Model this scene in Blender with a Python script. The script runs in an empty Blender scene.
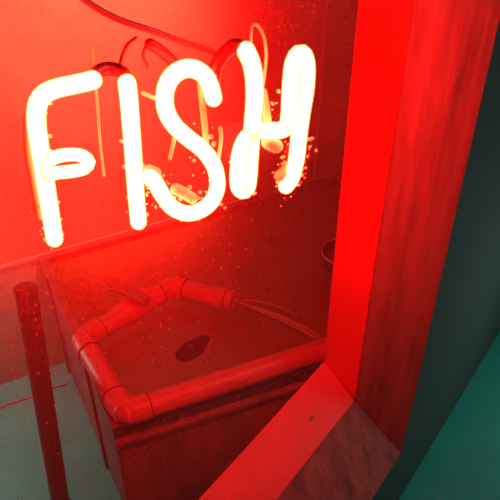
import bpy, bmesh, math, random
from mathutils import Vector, Matrix
random.seed(7)
R = math.radians
scn = bpy.context.scene
COL = scn.collection

# ------------------------------------------------------------------ camera
CAMZ = 1.92
F = 590.0
PITCH = R(34)
cam = bpy.data.cameras.new('camera'); camo = bpy.data.objects.new('camera', cam); COL.objects.link(camo)
cam.sensor_width = 36; cam.lens = F/500*36; cam.clip_start = .02
camo.location = (0, 0, CAMZ); camo.rotation_euler = (R(90)-PITCH, 0, 0)
scn.camera = camo
scn.view_settings.view_transform = 'Standard'; scn.view_settings.look = 'None'
scn.view_settings.gamma = 1; scn.view_settings.exposure = 0
scn.view_settings.use_curve_mapping = False

def ray(px, py):
    dx, dy = px-250, 250-py
    return Vector((dx, F*math.cos(PITCH)+dy*math.sin(PITCH), -F*math.sin(PITCH)+dy*math.cos(PITCH)))
CO = Vector((0, 0, CAMZ))
def on_z(px, py, z):
    d = ray(px, py); t = (z-CAMZ)/d.z
    return CO+d*t
def on_plane(px, py, p0, n):
    d = ray(px, py); t = (p0-CO).dot(n)/d.dot(n)
    return CO+d*t

# ------------------------------------------------------------------ materials
def mat(name, base=(.5,.5,.5), rough=.5, metal=0, bump=0, bscale=30, bstretch=(1,1,1), var=None, vscale=4, spec=.5):
    m = bpy.data.materials.new(name); m.use_nodes = True
    nt = m.node_tree; b = nt.nodes['Principled BSDF']
    b.inputs['Base Color'].default_value = (*base, 1); b.inputs['Roughness'].default_value = rough
    b.inputs['Metallic'].default_value = metal; b.inputs['Specular IOR Level'].default_value = spec
    tc = nt.nodes.new('ShaderNodeTexCoord')
    mp = nt.nodes.new('ShaderNodeMapping'); mp.inputs['Scale'].default_value = bstretch
    nt.links.new(tc.outputs['Object'], mp.inputs['Vector'])
    if bump:
        n = nt.nodes.new('ShaderNodeTexNoise'); n.inputs['Scale'].default_value = bscale; n.inputs['Detail'].default_value = 6
        nt.links.new(mp.outputs[0], n.inputs['Vector'])
        bp = nt.nodes.new('ShaderNodeBump'); bp.inputs['Strength'].default_value = bump; bp.inputs['Distance'].default_value = .01
        nt.links.new(n.outputs['Fac'], bp.inputs['Height']); nt.links.new(bp.outputs[0], b.inputs['Normal'])
    if var:
        n = nt.nodes.new('ShaderNodeTexNoise'); n.inputs['Scale'].default_value = vscale; n.inputs['Detail'].default_value = 8
        n.inputs['Roughness'].default_value = .65
        nt.links.new(mp.outputs[0], n.inputs['Vector'])
        cr = nt.nodes.new('ShaderNodeValToRGB')
        cr.color_ramp.elements[0].position = .35; cr.color_ramp.elements[0].color = (*var, 1)
        cr.color_ramp.elements[1].position = .62; cr.color_ramp.elements[1].color = (*base, 1)
        nt.links.new(n.outputs['Fac'], cr.inputs[0]); nt.links.new(cr.outputs[0], b.inputs['Base Color'])
    return m

def emis(name, col, strength, trans=0):
    m = bpy.data.materials.new(name); m.use_nodes = True; nt = m.node_tree; nt.nodes.clear()
    o = nt.nodes.new('ShaderNodeOutputMaterial'); e = nt.nodes.new('ShaderNodeEmission')
    e.inputs[0].default_value = (*col, 1); e.inputs[1].default_value = strength
    if trans:
        t = nt.nodes.new('ShaderNodeBsdfTransparent'); mx = nt.nodes.new('ShaderNodeMixShader'); mx.inputs[0].default_value = 1-trans
        nt.links.new(t.outputs[0], mx.inputs[1]); nt.links.new(e.outputs[0], mx.inputs[2]); nt.links.new(mx.outputs[0], o.inputs[0])
    else: nt.links.new(e.outputs[0], o.inputs[0])
    return m

NEON = 520
M = dict(
    frame = mat('painted_red_wood', (.82,.035,.03), .55, bump=.12, bscale=22, bstretch=(1,1,.12), var=(.70,.03,.025), vscale=9),
    casing = mat('weathered_red_wood', (.46,.085,.07), .6, bump=.55, bscale=34, bstretch=(1,1,.10), var=(.20,.028,.022), vscale=14),
    wall = mat('red_wall_paint', (.50,.20,.14), .75, bump=.1, bscale=12, var=(.38,.14,.10), vscale=3),
    outer = mat('dark_green_render', (.05,.062,.055), .8, bump=.15, bscale=40),
    ground = mat('teal_ground_paint', (.02,.30,.24), .65, bump=.1, bscale=20, var=(.02,.24,.19), vscale=5),
    floor = mat('teal_floor_paint', (.008,.34,.29), .55, bump=.1, bscale=20, var=(.008,.26,.22), vscale=5),
    ledge = mat('ledge_paint', (.66,.24,.18), .4),
    tank = mat('tank_board', (.55,.05,.045), .45, bump=.25, bscale=26, bstretch=(1,1,.35), var=(.25,.028,.025), vscale=9),
    tankin = mat('tank_lining', (.60,.14,.08), .6, bump=.2, bscale=15, var=(.16,.04,.03), vscale=6),
    rim = mat('tank_rim', (.50,.055,.05), .4, bump=.2, bscale=30, var=(.25,.03,.03), vscale=20),
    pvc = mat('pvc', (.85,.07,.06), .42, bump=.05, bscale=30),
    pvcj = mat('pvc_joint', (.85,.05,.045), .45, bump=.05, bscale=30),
    groove = mat('joint_groove', (.30,.02,.02), .7),
    valve = mat('valve_handle', (.28,.012,.012), .4),
    dark = mat('black_rubber', (.06,.012,.012), .5),
    blackout = mat('blackout_paint', (.22,.012,.012), .35),
    cable = mat('red_cable', (.25,.012,.015), .45),
    post = mat('brown_post', (.022,.022,.02), .6, bump=.2, bscale=30),
    gap_shade = mat('dark_gap_shade', (.16,.02,.018), .8, bump=.3, bscale=60, var=(.03,.008,.008), vscale=40),  # shadow under the front pipe, put into a dark mottled colour
    fish = mat('dark_fish_skin', (.10,.008,.008), .9, spec=.1),
    bucket = mat('dark_bucket', (.10,.02,.02), .5),
    brim = mat('bucket_rim', (.8,.25,.22), .4),
    hose = mat('red_hose', (.9,.10,.06), .5),
    clip = mat('pale_grime', (.95,.9,.45), .7),
    core = emis('neon_core', (1,.006,.0038), NEON),
    halo = emis('neon_glass_wall', (1,.22,.012), 3.2, .5),
    wire = mat('pale_yellow_strand', (.95,.85,.35), .5),  # pale yellow, for wires and the added ghost strips of glow
)

# dusty glass: clear pane, a thin film of dust with specks, a faint reflection
def glass_mat():
    m = bpy.data.materials.new('dusty_window_glass'); m.use_nodes = True; nt = m.node_tree; nt.nodes.clear()
    N = nt.nodes.new; L = nt.links.new
    o = N('ShaderNodeOutputMaterial'); tr = N('ShaderNodeBsdfTransparent'); gl = N('ShaderNodeBsdfGlossy')
    gl.inputs['Roughness'].default_value = .045; gl.inputs['Color'].default_value = (1,1,1,1)
    df = N('ShaderNodeBsdfDiffuse'); df.inputs[0].default_value = (.9,.22,.18,1)
    tl = N('ShaderNodeBsdfTranslucent'); tl.inputs[0].default_value = (.9,.22,.18,1)
    dm = N('ShaderNodeMixShader'); dm.inputs[0].default_value = .3; L(df.outputs[0], dm.inputs[1]); L(tl.outputs[0], dm.inputs[2])
    tc = N('ShaderNodeTexCoord')
    n1 = N('ShaderNodeTexNoise'); n1.inputs['Scale'].default_value = 5; n1.inputs['Detail'].default_value = 8; L(tc.outputs['Object'], n1.inputs['Vector'])
    mr = N('ShaderNodeMapRange'); mr.inputs[1].default_value = .3; mr.inputs[2].default_value = .7; mr.inputs[3].default_value = .065; mr.inputs[4].default_value = .105
    L(n1.outputs['Fac'], mr.inputs[0])
    def specks(scale, thr, keep, amt):
        v = N('ShaderNodeTexVoronoi'); v.inputs['Scale'].default_value = scale; L(tc.outputs['Object'], v.inputs['Vector'])
        lt = N('ShaderNodeMath'); lt.operation = 'LESS_THAN'; lt.inputs[1].default_value = thr; L(v.outputs['Distance'], lt.inputs[0])
        sp = N('ShaderNodeSeparateColor'); L(v.outputs['Color'], sp.inputs[0])
        gt = N('ShaderNodeMath'); gt.operation = 'GREATER_THAN'; gt.inputs[1].default_value = keep; L(sp.outputs[0], gt.inputs[0])
        mu = N('ShaderNodeMath'); mu.operation = 'MULTIPLY'; L(lt.outputs[0], mu.inputs[0]); L(gt.outputs[0], mu.inputs[1])
        m2 = N('ShaderNodeMath'); m2.operation = 'MULTIPLY'; m2.inputs[1].default_value = amt; L(mu.outputs[0], m2.inputs[0])
        return m2
    s1 = specks(230, .30, .62, .20); s2 = specks(75, .11, .55, .8)
    a = N('ShaderNodeMath'); a.operation = 'ADD'; L(s1.outputs[0], a.inputs[0]); L(s2.outputs[0], a.inputs[1])
    b = N('ShaderNodeMath'); b.operation = 'ADD'; b.use_clamp = True; L(a.outputs[0], b.inputs[0]); L(mr.outputs[0], b.inputs[1])
    mx = N('ShaderNodeMixShader'); L(b.outputs[0], mx.inputs[0]); L(tr.outputs[0], mx.inputs[1]); L(dm.outputs[0], mx.inputs[2])
    mg = N('ShaderNodeMixShader'); mg.inputs[0].default_value = .0015; L(mx.outputs[0], mg.inputs[1]); L(gl.outputs[0], mg.inputs[2])
    L(mg.outputs[0], o.inputs[0]); return m
M['glass'] = glass_mat()

def water_mat():
    m = mat('murky_water', (.62,.12,.055), .3, bump=0)
    nt = m.node_tree; N = nt.nodes.new; L = nt.links.new; b = nt.nodes['Principled BSDF']
    tc = N('ShaderNodeTexCoord'); n = N('ShaderNodeTexNoise'); n.inputs['Scale'].default_value = 9; n.inputs['Detail'].default_value = 5
    L(tc.outputs['Object'], n.inputs['Vector'])
    bp = N('ShaderNodeBump'); bp.inputs['Strength'].default_value = .35; bp.inputs['Distance'].default_value = .02
    L(n.outputs['Fac'], bp.inputs['Height']); L(bp.outputs[0], b.inputs['Normal'])
    o = nt.nodes['Material Output']; t = N('ShaderNodeBsdfTransparent'); t.inputs[0].default_value = (1,.75,.6,1)
    mx = N('ShaderNodeMixShader'); mx.inputs[0].default_value = .62
    L(t.outputs[0], mx.inputs[1]); L(b.outputs[0], mx.inputs[2]); L(mx.outputs[0], o.inputs[0])
    return m
M['water'] = water_mat()
def jet_mat():
    m = mat('spraying_water', (.95,.45,.38), .15); nt = m.node_tree; N = nt.nodes.new; L = nt.links.new
    o = nt.nodes['Material Output']; t = N('ShaderNodeBsdfTransparent'); mx = N('ShaderNodeMixShader'); mx.inputs[0].default_value = .38
    L(t.outputs[0], mx.inputs[1]); L(nt.nodes['Principled BSDF'].outputs[0], mx.inputs[2]); L(mx.outputs[0], o.inputs[0]); return m
M['jet'] = jet_mat()

# ------------------------------------------------------------------ object helpers
def link(name, bm, m, parent=None, smooth=False, bevel=0, origin=None):
    bmesh.ops.recalc_face_normals(bm, faces=bm.faces)
    me = bpy.data.meshes.new(name)
    if origin is None: origin = Vector((0,0,0))
    bmesh.ops.translate(bm, verts=bm.verts, vec=-Vector(origin))
    bm.to_mesh(me); bm.free()
    me.materials.append(m)
    if smooth:
        for p in me.polygons: p.use_smooth = True
    o = bpy.data.objects.new(name, me); COL.objects.link(o)
    if parent is not None:
        o.parent = parent; o.location = Vector(origin)-world(parent)
    else: o.location = origin
    if bevel:
        b = o.modifiers.new('bevel', 'BEVEL'); b.width = bevel; b.segments = 2; b.limit_method = 'ANGLE'
    return o
def world(o):
    v = Vector(o.location)
    while o.parent: o = o.parent; v += Vector(o.location)
    return v
def thing(name, loc, label=None, cat=None, group=None, kind=None):
    o = bpy.data.objects.new(name, None); o.empty_display_size = .05; COL.objects.link(o); o.location = loc
    return tag(o, label, cat, group, kind)
def tag(o, label=None, cat=None, group=None, kind=None):
    if label: o['label'] = label
    if cat: o['category'] = cat
    if group: o['group'] = group
    if kind: o['kind'] = kind
    return o
def hexa(bm, bot, top):
    vb = [bm.verts.new(p) for p in bot]; vt = [bm.verts.new(p) for p in top]; n = len(vb)
    bm.faces.new(vb[::-1]); bm.faces.new(vt)
    for i in range(n): bm.faces.new((vb[i], vb[(i+1)%n], vt[(i+1)%n], vt[i]))
    return bm
def prism(bm, pts, z0, z1):
    return hexa(bm, [Vector((p[0],p[1],z0)) for p in pts], [Vector((p[0],p[1],z1)) for p in pts])
def catmull(pts, step):
    P = [Vector(p) for p in pts]; P = [P[0]*2-P[1]]+P+[P[-1]*2-P[-2]]; out = []
    for i in range(1, len(P)-2):
        a,b,c,d = P[i-1:i+3]; n = max(2, int((c-b).length/step))
        for k in range(n):
            t = k/n
            out.append(.5*((2*b)+(c-a)*t+(2*a-5*b+4*c-d)*t*t+(3*b-a-3*c+d)*t**3))
    out.append(P[-2]); return out
def tube(bm, pts, r, seg=14, cap='round', rf=None):
    """rings swept along pts; r a number, or rf(t) gives the radius along 0..1"""
    P = [Vector(p) for p in pts]; n = len(P); R_ = [rf(i/(n-1)) if rf else r for i in range(n)]
    T = [(P[min(i+1,n-1)]-P[max(i-1,0)]).normalized() for i in range(n)]
    if cap == 'round':
        a, b = P[0], P[-1]; ta, tb = T[0], T[-1]; ra, rb = R_[0], R_[-1]
        hs = [R(x) for x in (85, 60, 35, 15)]
        P = [a-ta*ra*math.sin(h) for h in hs]+P+[b+tb*rb*math.sin(h) for h in hs[::-1]]
        R_ = [ra*math.cos(h) for h in hs]+R_+[rb*math.cos(h) for h in hs[::-1]]
        T = [ta]*4+T+[tb]*4
    up = Vector((0,0,1)) if abs(T[0].z) < .9 else Vector((1,0,0))
    x = T[0].cross(up).normalized(); rings = []
    for p, t, rr in zip(P, T, R_):
        x = (x-t*x.dot(t)).normalized(); y = t.cross(x)
        rings.append([bm.verts.new(p+(x*math.cos(2*math.pi*k/seg)+y*math.sin(2*math.pi*k/seg))*rr) for k in range(seg)])
    for a, b in zip(rings, rings[1:]):
        for k in range(seg): bm.faces.new((a[k], a[(k+1)%seg], b[(k+1)%seg], b[k]))
    if cap: bm.faces.new(rings[0][::-1]); bm.faces.new(rings[-1])
    return bm
def B(): return bmesh.new()

# ------------------------------------------------------------------ window wall frame of reference
S = 1.2
AZ = R(37)
U = Vector((math.sin(AZ), math.cos(AZ), 0)); NN = Vector((math.cos(AZ), -math.sin(AZ), 0))   # NN points outdoors
dG = .452*S
def W(u, n, z): return U*u+NN*(n-dG)+Vector((0,0,z))        # n = 0 is the glass
def wpix(px, py, n): return on_plane(px, py, W(0,n,0), NN)
eB, eC = .085*S, .19*S
A0 = wpix(325, 362, 0); B0 = wpix(355, 400, eB); C0 = wpix(402, 453, eC)
uA, uB, uC = A0.dot(U), B0.dot(U), C0.dot(U); zA, zB, zC = A0.z, B0.z, C0.z
ZT = 2.45; uL = -.62                                             # window head, left end of the opening
NI = -.004                                                       # indoor side of the frame
UEND = uC+1.25

wroot = thing('window_1', W(uA, 0, zA), 'wide shop window with red painted wooden frame and dusty glass behind the neon sign', 'window', kind='structure')
# right jamb: bright inner reveal and weathered outer casing, bottom ends mitred on the sill
def jambpoly(pts, name, m, lab=None, bev=.002):
    bot = [W(u,n,z) for u,n,z in pts]; top = [W(u,n,ZT) for u,n,z in pts]
    o = link(name, hexa(B(), bot, top), m, wroot, bevel=bev, origin=W(uA,0,zA))
    if lab: o['label'] = lab
jambpoly([(uA,NI,zA),(uA,0,zA),(uB,eB,zB),(uC-.003,eB,zB),(uC-.003,NI,zA)], 'jamb', M['frame'], 'smooth bright red inner reveal of the right jamb')
jambpoly([(uB+.0005,eB+.001,zB),(uC,eC,zC),(uC,eB+.001,zC)], 'casing', M['casing'], 'weathered outer casing board with cracks')
# sill and lower casing
def rail(profL, profR, name, m, lab=None):
    o = link(name, hexa(B(), profL, profR), m, wroot, bevel=.002, origin=W(uA,0,zA))
    if lab: o['label'] = lab
rail([W(uL,0,zA),W(uL,eB,zB),W(uL,eB,zC+.01),W(uL,NI,zC+.01),W(uL,NI,zA)],
     [W(uA,0,zA),W(uB,eB,zB),W(uB,eB,zC+.01),W(uA,NI,zC+.01),W(uA,NI,zA)], 'sill', M['frame'], 'bright red sloping sill with a dark knot')
rail([W(uL,eB+.001,zB),W(uL,eC,zC),W(uL,eB+.001,zC)],
     [W(uB,eB+.001,zB),W(uC,eC,zC),W(uB,eB+.001,zC)], 'casing', M['casing'], 'lower casing board, mitred to the side casing')
# left jamb and head, out of view
link('jamb', hexa(B(), [W(uL-.1,NI,zC),W(uL,NI,zC),W(uL,eC,zC),W(uL-.1,eC,zC)], [W(uL-.1,NI,ZT),W(uL,NI,ZT),W(uL,eC,ZT),W(uL-.1,eC,ZT)]), M['frame'], wroot, bevel=.002, origin=W(uA,0,zA))
link('head', hexa(B(), [W(uL-.1,NI,ZT),W(uC,NI,ZT),W(uC,eC,ZT),W(uL-.1,eC,ZT)], [W(uL-.1,NI,ZT+.08),W(uC,NI,ZT+.08),W(uC,eC,ZT+.08),W(uL-.1,eC,ZT+.08)]), M['frame'], wroot, bevel=.002, origin=W(uA,0,zA))
# knot on the sill
def blob(bm, c, ax, ay, az_, n=10):
    m = Matrix.Translation(c) @ Matrix(((ax.x,ay.x,az_.x,0),(ax.y,ay.y,az_.y,0),(ax.z,ay.z,az_.z,0),(0,0,0,1)))
    bmesh.ops.create_uvsphere(bm, u_segments=n*2, v_segments=n, radius=1, matrix=m); return bm
sn = (W(0,eB,zB)-W(0,0,zA)).normalized().cross(U).normalized(); sn = sn if sn.z > 0 else -sn
# ray onto the sill surface
kn = on_plane(311, 419, W(0,0,zA), sn)
link('knot', blob(B(), kn, U*.011, sn.cross(U)*.005, sn*.0012), M['casing'], wroot, smooth=True, origin=kn)['label'] = 'dark wood knot'
# glass
gbm = hexa(B(), [W(uL,-.004,zA-.004),W(uA+.003,-.004,zA-.004),W(uA+.003,0,zA-.004),W(uL,0,zA-.004)],
                [W(uL,-.004,ZT),W(uA+.003,-.004,ZT),W(uA+.003,0,ZT),W(uL,0,ZT)])
link('glass_pane', gbm, M['glass'], wroot, origin=W(uA,0,zA))['label'] = 'dusty specked glass pane'

# walls around it
WO = eC-.012
def wallbox(bm, u0, u1, z0, z1, n0=-.03, n1=None):
    n1 = WO if n1 is None else n1
    return hexa(bm, [W(u0,n0,z0),W(u1,n0,z0),W(u1,n1,z0),W(u0,n1,z0)], [W(u0,n0,z1),W(u1,n0,z1),W(u1,n1,z1),W(u0,n1,z1)])
wb = B(); wallbox(wb, uC+.001, UEND, 0, 2.7); wallbox(wb, uL-1.3, uL-.101, 0, 2.7)
wallbox(wb, uL-.101, uC+.001, ZT+.081, 2.7); wallbox(wb, uL-.101, uC+.001, 0, zC-.001)
tag(link('wall_front', wb, M['outer']), 'dark green outside wall around the shop window', 'wall', kind='structure')

# ------------------------------------------------------------------ room
ZR = CAMZ-1.1*S                                   # tank rim height, about 0.43
P1 = on_z(17, 259, ZR); P2 = on_z(156, 221, ZR)
WD = (P2-P1).normalized(); WNin = Vector((WD.y, -WD.x, 0))   # points towards the room
# meeting point with inner window wall plane
npl = -.035-dG
t_ = (npl-P1.dot(NN))/WD.dot(NN); PC = P1+WD*t_
PL = P1-WD*1.1
wb = hexa(B(), [Vector((p.x,p.y,0)) for p in (PL, PC, PC-WNin*.1, PL-WNin*.1)], [Vector((p.x,p.y,2.7)) for p in (PL, PC, PC-WNin*.1, PL-WNin*.1)])
tag(link('wall_back', wb, M['wall']), 'plain red lit wall behind the tank', 'wall', kind='structure')
tb = hexa(B(), [Vector((p.x,p.y,ZR-.02)) for p in (PL+WNin*.001, PC+WNin*.001, PC+WNin*.014, PL+WNin*.014)],
               [Vector((p.x,p.y,ZR-.004)) for p in (PL+WNin*.001, PC+WNin*.001, PC+WNin*.014, PL+WNin*.014)])
tag(link('trim_1', tb, M['ledge'], bevel=.003), 'thin pale ledge along the red back wall', 'trim', kind='structure')
# thin vertical pale strip on the wall at the right
sp = on_plane(322, 60, P1, WNin)
tb = hexa(B(), [Vector((p.x,p.y,ZR)) for p in (sp-WD*.006, sp+WD*.006, sp+WD*.006+WNin*.008, sp-WD*.006+WNin*.008)],
               [Vector((p.x,p.y,2.7)) for p in (sp-WD*.006, sp+WD*.006, sp+WD*.006+WNin*.008, sp-WD*.006+WNin*.008)])
tag(link('trim_2', tb, M['ledge'], bevel=.002), 'thin upright pale strip on the red back wall', 'trim', kind='structure')
QL = W(uL-1.3, -.03, 0)
wb = B(); d_ = (Vector((QL.x,QL.y,0))-Vector((PL.x,PL.y,0))).normalized(); nl = Vector((-d_.y, d_.x, 0))
if nl.dot(WD) > 0: nl = -nl
prism(wb, [PL, QL, QL+nl*.1, PL+nl*.1], 0, 2.7)
tag(link('wall_left', wb, M['wall']), 'red side wall of the room', 'wall', kind='structure')
prismpts = [PL, PC, QL]
tag(link('floor', prism(B(), [PL-WD*.1, PC+WD*.1, QL-U*.1], -.06, 0), M['floor']), 'dark teal painted floor inside', 'floor', kind='structure')
tag(link('ceiling', prism(B(), prismpts, 2.7, 2.76), M['wall']), 'room ceiling', 'ceiling', kind='structure')
g0, g1 = W(uL-1.3, WO, 0), W(UEND, WO, 0)
gb = prism(B(), [W(uL-1.3,NI-.05,0), W(UEND+1,NI-.05,0), W(UEND+1,2.6,0), W(uL-1.3,2.6,0)], -.06, -.0005)
tag(link('ground', gb, M['ground']), 'teal painted ground outside the window', 'ground', kind='structure')

# ------------------------------------------------------------------ tank (built in, fitted to the walls)
FL = on_z(112, 427, ZR); BL = on_z(41, 262, ZR); FRd = (on_z(330, 360, ZR)-FL).normalized()
# keep 4 cm clear of the window wall
clear = npl-.03
FR = FL+FRd*((clear-FL.dot(NN))/FRd.dot(NN))
bo = WNin*.018
BL = BL-WNin*((BL-P1).dot(WNin)-.018)
tb_ = (clear-BL.dot(NN))/WD.dot(NN); BR = BL+WD*tb_
poly = [FL, FR, BR, BL]
def inset(poly, d):
    out = []; n = len(poly)
    cen = sum((Vector(p) for p in poly), Vector())/n
    for i in range(n):
        a, b, c = poly[i-1], poly[i], poly[(i+1)%n]
        e1 = (b-a).normalized(); e2 = (c-b).normalized()
        n1 = Vector((-e1.y, e1.x, 0)); n2 = Vector((-e2.y, e2.x, 0))
        if n1.dot(cen-a) < 0: n1 = -n1
        if n2.dot(cen-b) < 0: n2 = -n2
        bis = n1+n2; out.append(Vector(b)+bis*(d/bis.dot(n1)))
    return out
def at_z(ps, z): return [Vector((p.x,p.y,z)) for p in ps]
def ringwall(bm, outer, inner, z0, z1):
    n = len(outer); rows = [[bm.verts.new(p) for p in at_z(ps, z)] for ps, z in ((outer,z0),(outer,z1),(inner,z1),(inner,z0))]
    for a in range(4):
        r1, r2 = rows[a], rows[(a+1)%4]
        for i in range(n): bm.faces.new((r1[i], r1[(i+1)%n], r2[(i+1)%n], r2[i]))
    return bm
troot = thing('fish_tank', Vector((FL.x,FL.y,0)), 'big dark red boarded fish tank full of murky water behind the glass', 'fish tank')
inn = inset(poly, .03)
o1 = inset(poly, .012)
link('tank_wall', ringwall(B(), o1, inn, 0.0, ZR-.012), M['tank'], troot, bevel=.003, origin=FL)
link('rim', ringwall(B(), poly, inset(poly,.034), ZR-.012, ZR), M['rim'], troot, bevel=.003, origin=FL)['label'] = 'thin red rim board'
# front batten a little below the rim
fb = B(); fn = Vector((FRd.y, -FRd.x, 0)); off = -fn*.012
hexa(fb, at_z([FL+off, FR+off-FRd*.03, FR+off-FRd*.03+fn*.024, FL+off+fn*.024], ZR-.082), at_z([FL+off, FR+off-FRd*.03, FR+off-FRd*.03+fn*.024, FL+off+fn*.024], ZR-.064))
link('batten', fb, M['rim'], troot, bevel=.003, origin=FL)['label'] = 'red strip along the front just below the rim'
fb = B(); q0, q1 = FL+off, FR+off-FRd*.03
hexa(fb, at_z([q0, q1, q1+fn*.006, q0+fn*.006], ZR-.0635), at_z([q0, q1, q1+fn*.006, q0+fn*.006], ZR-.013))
link('gap_shade_strip', fb, M['gap_shade'], troot, bevel=.001, origin=FL)['label'] = 'dark mottled strip standing in for the shadow gap under the pipe'  # dark strip added where the pipe's shadow falls, between rim and batten
# left side upright board strips
LD = (BL-FL).normalized(); ln = Vector((-LD.y, LD.x, 0)); ln = ln if ln.dot(FRd) < 0 else -ln
LL = (BL-FL).length
for s0, w in ((.012,.05),(LL-.06,.045),(.35*LL,.03)):
    a = FL+LD*s0-ln*.012+FRd*0
    link('corner_strip', hexa(B(), at_z([a, a+LD*w, a+LD*w+ln*.010, a+ln*.010], 0), at_z([a, a+LD*w, a+LD*w+ln*.010, a+ln*.010], ZR-.013)), M['rim'], troot, bevel=.002, origin=FL)
link('tank_floor', prism(B(), inset(poly,.029), .10, .12), M['tankin'], troot, origin=FL)
ZW = ZR-.035
wp = inset(poly, .0305); bmw = B(); vs = [bmw.verts.new(p) for p in at_z(wp, ZW)]; bmw.faces.new(vs)
link('water', bmw, M['water'], troot, origin=FL)['label'] = 'murky brown red water surface'

# ------------------------------------------------------------------ pvc pipework
PR = .034; ZP = ZR+PR+.001
def pz(px, py, z=ZP): return on_z(px, py, z)
k1 = pz(335, 346); k2 = pz(125, 413); k3 = pz(82, 339); k4 = pz(166, 287); k5 = pz(182, 283); k6 = pz(234, 301)
# run along the front rim ends against the tank's right end
k1 = k2+(k1-k2).normalized()*min((k1-k2).length+.10, ((clear-.015-k2.dot(NN))/((k1-k2).normalized().dot(NN))))
proot = thing('pvc_pipe', Vector((k2.x,k2.y,ZR)), 'fat red lit plastic pipe loop with elbows lying along the tank rim', 'pipe')
def seg_tube(a, b, name, m, r=PR, lab=None, parent=proot, cap='flat', seg=28, n=2):
    bm = B(); pts = [a.lerp(b, i/(n-1)) for i in range(n)]; tube(bm, pts, r, seg, cap)
    o = link(name, bm, m, parent, smooth=True, origin=a.lerp(b,.5)); shade(o)
    if lab: o['label'] = lab
    return o
def shade(o):
    e = o.modifiers.new('edge', 'EDGE_SPLIT'); e.split_angle = R(50)
def elbow(a, c, b, name='elbow', r=PR*1.13, reach=.05, lab=None):
    da, db = (a-c).normalized(), (b-c).normalized()
    pts = [c+da*(reach+.018), c+da*reach]
    for i in range(1, 10):
        t = i/10; pts.append((c+da*reach*.9)*(1-t)**2+c*2*t*(1-t)+(c+db*reach*.9)*t*t)
    pts += [c+db*reach, c+db*(reach+.018)]
    o = link(name, tube(B(), pts, r, 28, 'flat'), M['pvcj'], proot, smooth=True, origin=c); shade(o)
    for d in (da, db):
        c2 = c+d*(reach+.019)
        g = link('joint_groove', tube(B(), [c2, c2+d*.0035], r*1.01, 28, 'flat'), M['groove'], o, smooth=True, origin=c2); shade(g)
    if lab: o['label'] = lab
    return o
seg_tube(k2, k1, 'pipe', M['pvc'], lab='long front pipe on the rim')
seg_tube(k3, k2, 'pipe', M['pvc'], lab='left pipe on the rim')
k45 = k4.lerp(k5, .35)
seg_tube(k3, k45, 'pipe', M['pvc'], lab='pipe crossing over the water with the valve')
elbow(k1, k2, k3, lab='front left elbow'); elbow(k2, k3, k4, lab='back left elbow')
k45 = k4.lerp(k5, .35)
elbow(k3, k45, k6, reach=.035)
# nozzle run
nd = (k6-k45).normalized()
seg_tube(k45, k6-nd*.02, 'pipe', M['pvc'])
def ringtube(a, b, ro, ri, name, m, lab=None):
    bm = B(); d = (b-a).normalized(); x = d.cross(Vector((0,0,1))).normalized(); y = d.cross(x); n = 32
    rows = []
    for p, r in ((a,ro),(b,ro),(b,ri),(a,ri)):
        rows.append([bm.verts.new(p+(x*math.cos(2*math.pi*k/n)+y*math.sin(2*math.pi*k/n))*r) for k in range(n)])
    for q in range(4):
        r1, r2 = rows[q], rows[(q+1)%4]
        for k in range(n): bm.faces.new((r1[k], r1[(k+1)%n], r2[(k+1)%n], r2[k]))
    o = link(name, bm, m, proot, smooth=True, origin=a); shade(o)
    if lab: o['label'] = lab
    return o
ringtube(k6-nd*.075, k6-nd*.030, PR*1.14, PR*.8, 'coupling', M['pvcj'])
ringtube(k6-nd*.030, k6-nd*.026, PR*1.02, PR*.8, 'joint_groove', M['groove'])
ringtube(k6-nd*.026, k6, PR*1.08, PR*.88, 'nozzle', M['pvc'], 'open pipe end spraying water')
# valve body with lever handle
vc = k3.lerp(k4, .60); vd = (k4-k3).normalized()
vb = link('valve_body', tube(B(), [vc-vd*.06, vc-vd*.055, vc-vd*.03, vc, vc+vd*.03, vc+vd*.055, vc+vd*.06], PR, 28, 'flat', rf=lambda t: PR*(1.14+.14*math.sin(math.pi*t))), M['pvcj'], proot, smooth=True, origin=vc); shade(vb)
vb['label'] = 'bulging valve body'
st = link('valve_stem', tube(B(), [vc+Vector((0,0,PR*.9)), vc+Vector((0,0,PR+.028))], .011, 20, 'flat'), M['pvcj'], vb, smooth=True, origin=vc); shade(st)
zh = vc.z+PR+.034
h0 = on_z(105, 281, zh); h1 = on_z(148, 302, zh); hd = (h1-h0).normalized(); hx = Vector((-hd.y, hd.x, 0))
hb = B(); prof = [(0,.012),(.014,.022),(.040,.030),(.065,.026),(.09,.021),((h1-h0).length,.016)]
top = []; 
vl = [hb.verts.new(h0+hd*s+hx*w+Vector((0,0,-.008))) for s,w in prof]+[hb.verts.new(h0+hd*s-hx*w+Vector((0,0,-.008))) for s,w in prof[::-1]]
f = hb.faces.new(vl); r_ = bmesh.ops.extrude_face_region(hb, geom=[f]); bmesh.ops.translate(hb, verts=[v for v in r_['geom'] if isinstance(v, bmesh.types.BMVert)], vec=(0,0,.022))
link('valve_handle', hb, M['valve'], vb, bevel=.005, origin=h0)['label'] = 'deep red lever handle'
hk = on_z(123, 283, zh+.012)
link('handle_knob', blob(B(), Vector((hk.x,hk.y,zh+.010)), Vector((.013,0,0)), Vector((0,.013,0)), Vector((0,0,.009))), M['pvc'], vb, smooth=True, origin=hk)

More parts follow.
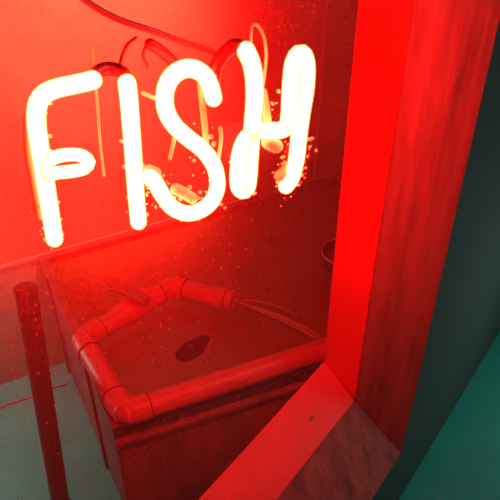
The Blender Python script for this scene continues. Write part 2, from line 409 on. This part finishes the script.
# spraying water
jroot = thing('water_jet', k6, 'thin translucent jet of water shooting from the open pipe end', 'water jet', kind='stuff')
def jet(px, py, r0, r1, dz, nm, sd):
    e = on_z(px, py, ZW+.002); a = k6-nd*.01; pts = []
    for i in range(13):
        t = i/12; p = a.lerp(e, t); p.z = a.z+(e.z-a.z)*t*t+dz*4*t*(1-t); pts.append(p)
    link(nm, tube(B(), pts, 0, 10, 'flat', rf=lambda t: r0+(r1-r0)*t), M['jet'], jroot, smooth=True, origin=k6)
jet(322, 338, .0035, .010, .0, 'jet_stream', 1)
jet(300, 318, .002, .005, .012, 'jet_stream', 2)
jet(332, 347, .002, .006, -.004, 'jet_stream', 3)

# ------------------------------------------------------------------ fish under water
fc = on_z(194, 352, ZW-.019)
fd = (on_z(168, 374, ZW-.019)-on_z(212, 336, ZW-.019)).normalized(); fx = Vector((-fd.y, fd.x, 0))
froot = thing('fish', fc, 'dark blurred fish lying just under the murky water', 'fish')
Lf = (on_z(168, 374, ZW-.019)-on_z(212, 336, ZW-.019)).length*1.2
prof = [(-.5,.05,.10),(-.42,.10,.12),(-.25,.19,.17),(0,.27,.2),(.2,.24,.19),(.38,.15,.13),(.47,.07,.07)]
bm = B(); rings = []
for s, w, h in prof:
    c = fc+fd*Lf*s; rings.append([bm.verts.new(c+fx*Lf*w*math.cos(2*math.pi*k/16)+Vector((0,0,1))*Lf*.45*h*math.sin(2*math.pi*k/16)) for k in range(16)])
for a, b in zip(rings, rings[1:]):
    for k in range(16): bm.faces.new((a[k], a[(k+1)%16], b[(k+1)%16], b[k]))
bm.faces.new(rings[0][::-1]); bm.faces.new(rings[-1])
o = link('body', bm, M['fish'], froot, smooth=True, origin=fc)
def fin(pts, name):
    bm = B(); hexa(bm, [p+Vector((0,0,-.002)) for p in pts], [p+Vector((0,0,.002)) for p in pts]); link(name, bm, M['fish'], froot, origin=fc)
t0 = fc-fd*Lf*.46
fin([t0+fx*.01, t0-fd*Lf*.28+fx*Lf*.22, t0-fd*Lf*.18, t0-fd*Lf*.28-fx*Lf*.20, t0-fx*.01], 'tail_fin')
fin([fc+fx*Lf*.22, fc-fd*Lf*.2+fx*Lf*.40, fc-fd*Lf*.15+fx*Lf*.18], 'side_fin'); fin([fc-fx*Lf*.22, fc-fd*Lf*.2-fx*Lf*.40, fc-fd*Lf*.15-fx*Lf*.18], 'side_fin')

# ------------------------------------------------------------------ bucket standing in the tank
bz = ZW+.05; bc = on_z(347, 252, bz); br = .098
broot = thing('bucket', Vector((bc.x,bc.y,.12)), 'dark round bucket with thin pale rim, half hidden behind the window jamb', 'bucket')
bm = B(); n = 40; rows = []
for r, z in ((br*.80,.121),(br,bz),(br-.005,bz),(br*.80-.005,.127)):
    rows.append([bm.verts.new(Vector((bc.x+r*math.cos(2*math.pi*k/n), bc.y+r*math.sin(2*math.pi*k/n), z))) for k in range(n)])
for r1, r2 in zip(rows, rows[1:]):
    for k in range(n): bm.faces.new((r1[k], r1[(k+1)%n], r2[(k+1)%n], r2[k]))
bm.faces.new(rows[0]); bm.faces.new(rows[-1])
o = link('bucket_body', bm, M['bucket'], broot, smooth=True, origin=bc); shade(o)
bm = B(); cs = []
n2 = 48; m2 = 8
for k in range(n2):
    a = 2*math.pi*k/n2; cs.append([bm.verts.new(Vector((bc.x+(br+.003*math.cos(b))*math.cos(a), bc.y+(br+.003*math.cos(b))*math.sin(a), bz+.003*math.sin(b)))) for b in [2*math.pi*j/m2 for j in range(m2)]])
for k in range(n2):
    a, b = cs[k], cs[(k+1)%n2]
    for j in range(m2): bm.faces.new((a[j], a[(j+1)%m2], b[(j+1)%m2], b[j]))
link('bucket_rim', bm, M['brim'], broot, smooth=True, origin=bc)['label'] = 'thin pale rim'

# ------------------------------------------------------------------ post and hose left of the tank
pp = on_z(62, 510, 0); pt = on_z(26, 292, .95)
proot2 = thing('post', pp, 'brown round pole leaning at the left of the fish tank', 'pole')
pd = (pt-pp).normalized()
o = link('shaft', tube(B(), [pp+Vector((0,0,.012)), pt], .030, 28, 'flat'), M['post'], proot2, smooth=True, origin=pp); shade(o)
o = link('cap', tube(B(), [pt-pd*.002, pt+pd*.012, pt+pd*.018], .026, 28, 'flat', rf=lambda t: .031-.010*(t > .9)), M['post'], proot2, smooth=True, origin=pp); shade(o)
o = link('foot', tube(B(), [pp, pp+Vector((0,0,.02))], .042, 28, 'flat'), M['post'], proot2, smooth=True, origin=pp); shade(o)
hp = [on_z(x, y, .005) for x, y in ((-40,420),(-5,409),(14,402),(30,397),(48,389),(66,384))]
tag(link('floor_hose', tube(B(), catmull(hp, .02), .0035, 10, 'round'), M['hose'], smooth=True, origin=hp[0]), 'thin red hose lying on the teal floor left of the tank', 'hose')

# ------------------------------------------------------------------ neon sign FISH
ZB = CAMZ-.3*S
SF, SH = on_z(52, 245, ZB), on_z(290, 190, ZB)
SD = (SH-SF).normalized(); SD.z = 0; SD.normalize(); SN = Vector((SD.y, -SD.x, 0))     # SN towards the camera
def sg(px, py, off=0): return on_plane(px, py, SF+SN*off, SN)
PXM = .00117
sroot = thing('neon_sign', sg(170, 215), 'glowing white hot neon tube sign reading FISH hanging at the window', 'neon sign')
def letter(name, pts, r, lab, rf=None, back=()):
    pts3 = [sg(p[0], p[1], p[2] if len(p) > 2 else 0) for p in pts]
    c = catmull(pts3, .004); rr = r*PXM
    c0 = sg(170, 215)
    o = link(name, tube(B(), c, rr*.90, 18, 'round'), M['core'], sroot, smooth=True, origin=c0); o['label'] = lab
    h = link('glass_tube', tube(B(), c, rr, 18, 'round'), M['halo'], o, smooth=True, origin=c0); h['label'] = 'yellow glowing glass wall of the tube'
    return o
fo = letter('letter_tube', [(93,80),(86,82),(72,85),(58,88),(46,93),(39,101),(36.5,112),(37,128),(39.5,145),(42.5,162),(46,185),(50,210),(54.5,239)], 8.3, 'letter F stem and top arm')
f2 = letter('letter_tube', [(46,171,.004),(47,163,.006),(56,157,.006),(70,154.5,.006),(83,156,.006),(89,162,.006),(84,168.5,.006),(70,171.5,.006),(56,173,.006),(48,176,.004)], 6.2, 'letter F looped middle bar')
io = letter('letter_tube', [(127,83),(129,100),(131,125),(133,150),(135,180),(137,205),(138.5,222)], 8.5, 'letter I')
so = letter('letter_tube', [(150,177),(156,184),(163,196),(173,208),(188,213.5),(203,209),(213,199),(217.5,184),(214,166),(203,150),(188,138),(174,125),(166,110),(165,93),(170,79),(181,70),(194,69),(205,76),(211,88),(213.5,98)], 8.7, 'letter S')
ho = letter('letter_tube', [(246,51),(251,62),(254,78),(254.5,100),(252.5,125),(250.5,150),(249,175),(247,188),(242,191),(238,184),(238.5,166),(241,150),(247,138),(257,131.5),(268,130.5),(279,130.5),(286.5,127),(289,117),(290,100),(291.5,78),(294,62),(299,54),(304,56),(306.5,68),(305.5,90),(302,112),(299,135),(296.5,158),(292,177),(286,186)], 9.2, 'letter H')

c0 = sg(170, 215)
def spart(name, pts, r, m, lab=None, cap='round', step=.004, parent=sroot):
    p3 = [sg(p[0], p[1], p[2] if len(p) > 2 else 0) for p in pts]
    o = link(name, tube(B(), catmull(p3, step), r*PXM, 14, cap), m, parent, smooth=True, origin=c0)
    if lab: o['label'] = lab
    return o
spart('blackout_tube', [(95,79,-.004),(97,73,-.008),(104,69,-.014),(114,69,-.014),(123,73,-.008),(126,81,-.003)], 6.0, M['blackout'], 'dark painted tube joining F and I')
spart('blackout_tube', [(137,221,-.004),(141,214,-.018),(145,198,-.024),(147,184,-.018),(150,177,-.004)], 5.5, M['blackout'], 'dark painted tube joining I and S')
spart('blackout_tube', [(213.5,99,-.004),(214,84,-.014),(216,68,-.016),(224,54,-.014),(235,46,-.010),(245,50,-.004)], 7.2, M['blackout'], 'dark painted tube joining S and H')
spart('electrode', [(55,238,-.008),(55,232,-.022),(54,222,-.028),(53,208,-.028)], 5.0, M['dark'], 'dark electrode behind the foot of F')
spart('electrode', [(286,183,-.008),(287,176,-.022),(288,166,-.028),(288,150,-.028)], 5.0, M['dark'], 'dark electrode behind the foot of H')
# lead wires; the strand beside F is added for a reflection
spart('thin_strand', [(262,92,-.018),(265,70,-.018),(266,52,-.018),(263,34,-.018),(256,24.5,-.018),(251.5,28,-.018),(251,45,-.018),(251,66,-.018)], 1.5, M['wire'], 'thin orange lit wire loop above H')
spart('thin_strand', [(93,48,-.016),(94,66,-.016),(97,100,-.016),(100,140,-.016),(104,176,-.016)], 1.3, M['wire'], 'thin orange strand beside F, put in as a reflection')
spart('glow_ghost', [(200,78,-.014),(202,100,-.014),(205,130,-.014),(207,160,-.014)], 3.2, M['wire'], 'orange strip behind S, put in as a ghost reflection')  # strips from here on added as ghost reflections and glow around the letters
spart('glow_ghost', [(143,93,-.014),(152,97,-.014),(163,102,-.014)], 2.0, M['wire'])
spart('glow_ghost', [(175,128,-.016),(174,140,-.016),(170,158,-.016)], 2.2, M['wire'])
spart('glow_ghost', [(220,128,-.016),(221,140,-.016),(218,160,-.016)], 2.2, M['wire'])
spart('glow_ghost', [(262,92,-.016),(265,108,-.016),(267,125,-.016),(268,145,-.016)], 5.0, M['wire'], 'orange strip inside H, put in as reflected glow')
spart('glow_ghost', [(31,116,-.016),(31,150,-.016),(36,180,-.016),(42,214,-.016)], 6, M['wire'], 'orange strip beside the F stem, put in as its ghost glow')
spart('electrode_cap', [(176,189,-.008),(184,193,-.010),(192,198,-.010)], 6.0, M['clip'], 'pale electrode cap inside the lower curve of S')
spart('electrode_cap', [(203,80,-.006),(208,86,-.008)], 5.0, M['clip'], 'pale electrode cap under the top curve of S')
spart('electrode_cap', [(149,170,-.006),(156,173,-.008)], 5.5, M['clip'], 'pale electrode cap at the lower end of S')
spart('electrode_cap', [(268,142,-.006),(276,146,-.008)], 7.5, M['clip'], 'pale electrode cap under the crossbar of H')
spart('electrode_cap', [(280,176,-.006),(290,168,-.008)], 6.5, M['clip'], 'pale electrode cap at the foot of H')
spart('thin_strand', [(120,68,-.02),(122,56,-.02),(128,44,-.02),(136,38,-.02)], 1.6, M['blackout'])
# glass tube supports
def support(px, py, w, name='tube_support'):
    b = B(); a = sg(px-w, py+1, -.002); c = sg(px+w, py-1, -.002)
    tube(b, [a, c], 1.8*PXM, 12, 'round')
    tube(b, [sg(px, py, -.003), sg(px, py, -.030)], 2.2*PXM, 12, 'flat')
    link(name, b, M['clip'], sroot, smooth=True, origin=c0)['label'] = 'small pale glass tube support'
support(39, 137, 11.5); support(133, 166, 10); support(194, 139, 0.1); support(205, 77, 10); support(302, 140, 9.5); support(48, 205, 9); support(192, 213, 9); support(243,180,11)

# crumbs of pale grime clinging to and around the tubes
fb = B()
tr = [((54,238),(47,200),9,7,34),((47,200),(38,150),8,5,14),((288,186),(300,140),11,9,60),((243,192),(240,150),10,7,34),((190,214),(160,190),9,8,40),((190,214),(216,196),9,7,34),((200,130),(206,165),10,8,26),((262,100),(280,135),9,12,30),((138,222),(134,150),8.5,5,14),((150,176),(158,192),9,7,18),((180,192),(190,196),6,7,16),((304,90),(306,60),9,4,8),((38,110),(60,92),9,5,10)]
for (x0,y0),(x1,y1),rr_,spd,cnt in tr:
    for k in range(cnt):
        t = random.random(); an = random.uniform(0, 2*math.pi); q = rr_+abs(random.gauss(0, spd*.5))
        c = sg(x0+(x1-x0)*t+math.cos(an)*q, y0+(y1-y0)*t+math.sin(an)*q, random.uniform(-.016,-.002))
        z = random.choice((.0006,.0009,.0012,.0022))
        m_ = Matrix.Translation(c) @ Matrix.Rotation(random.uniform(0,3),4,'Y') @ Matrix.Diagonal((z*random.uniform(.8,1.8), z, z*random.uniform(.6,1.4), 1))
        bmesh.ops.create_icosphere(fb, subdivisions=1, radius=1, matrix=m_)
fo_ = link('grime', fb, M['clip'], sroot, origin=c0); fo_['kind'] = 'stuff'; fo_['label'] = 'pale crumbs of grime glowing yellow around the tubes'
# rubber electrode boot and cable
tag_c = [sg(x, y, -.03) for x, y in ((40,-45),(70,-12),(92,5),(109,15),(128,23),(150,30),(180,41),(205,49),(222,56))]
co = tag(link('power_cable', tube(B(), catmull(tag_c, .006), 2.8*PXM, 14, 'round'), M['cable'], smooth=True, origin=tag_c[0]), 'dark red power cable slanting across the top behind the neon letters', 'cable')
bt = [sg(x, y, -.036) for x, y in ((152,45),(158,49),(166,55),(174,63))]
spart('electrode_boot', [(150,44,-.036),(157,48,-.036),(167,56,-.036),(175,64,-.036)], 5.2, M['blackout'], 'dark rubber boot behind the top of S')
spart('boot_wire', [(150,44,-.036),(146,46,-.036),(143,56,-.036),(148,66,-.036)], 1.5, M['blackout'])

# ------------------------------------------------------------------ light
w = bpy.data.worlds.new('world'); scn.world = w; w.use_nodes = True
w.node_tree.nodes['Background'].inputs[0].default_value = (.35,.9,.8,1); w.node_tree.nodes['Background'].inputs[1].default_value = .05
def area(name, loc, tgt, size, power, col):
    l = bpy.data.lights.new(name, 'AREA'); l.size = size; l.energy = power; l.color = col
    o = bpy.data.objects.new(name, l); COL.objects.link(o); o.location = loc
    o.rotation_euler = (Vector(tgt)-Vector(loc)).to_track_quat('-Z', 'Y').to_euler(); return o
# unseen spot added to bring haze to the back wall's upper left
tg = on_plane(80, -40, P1, WNin); lp = tg+WNin*.75+WD*.1
l = bpy.data.lights.new('haze_fill', 'SPOT'); l.energy = 120; l.color = (.4,1,.62); l.spot_size = R(54); l.spot_blend = 1; l.shadow_soft_size = .08
o = bpy.data.objects.new('haze_fill', l); COL.objects.link(o); o.location = (lp.x, lp.y, 2.6)
o.rotation_euler = (tg-o.location).to_track_quat('-Z', 'Y').to_euler()
# cool fill light added low on the left inside, to lift the teal floor
fl = on_z(5, 470, 0); area('floor_fill', (fl.x-.35, fl.y+.1, .75), fl, .2, 3.0, (.4,1,.9))
# added fill light, no fixture there, brightening the top of the casing
area('casing_fill', W(uC-.1, 1.0, 2.6), W(uC, .2, 2.0), .3, 3.5, (1,.95,.95))
# low fill light added to brighten the ground at the right
area('ground_fill', W(uC+.9, 1.0, .8), W(uC+.45, .1, 0), .4, 3.0, (.7,1,.9))
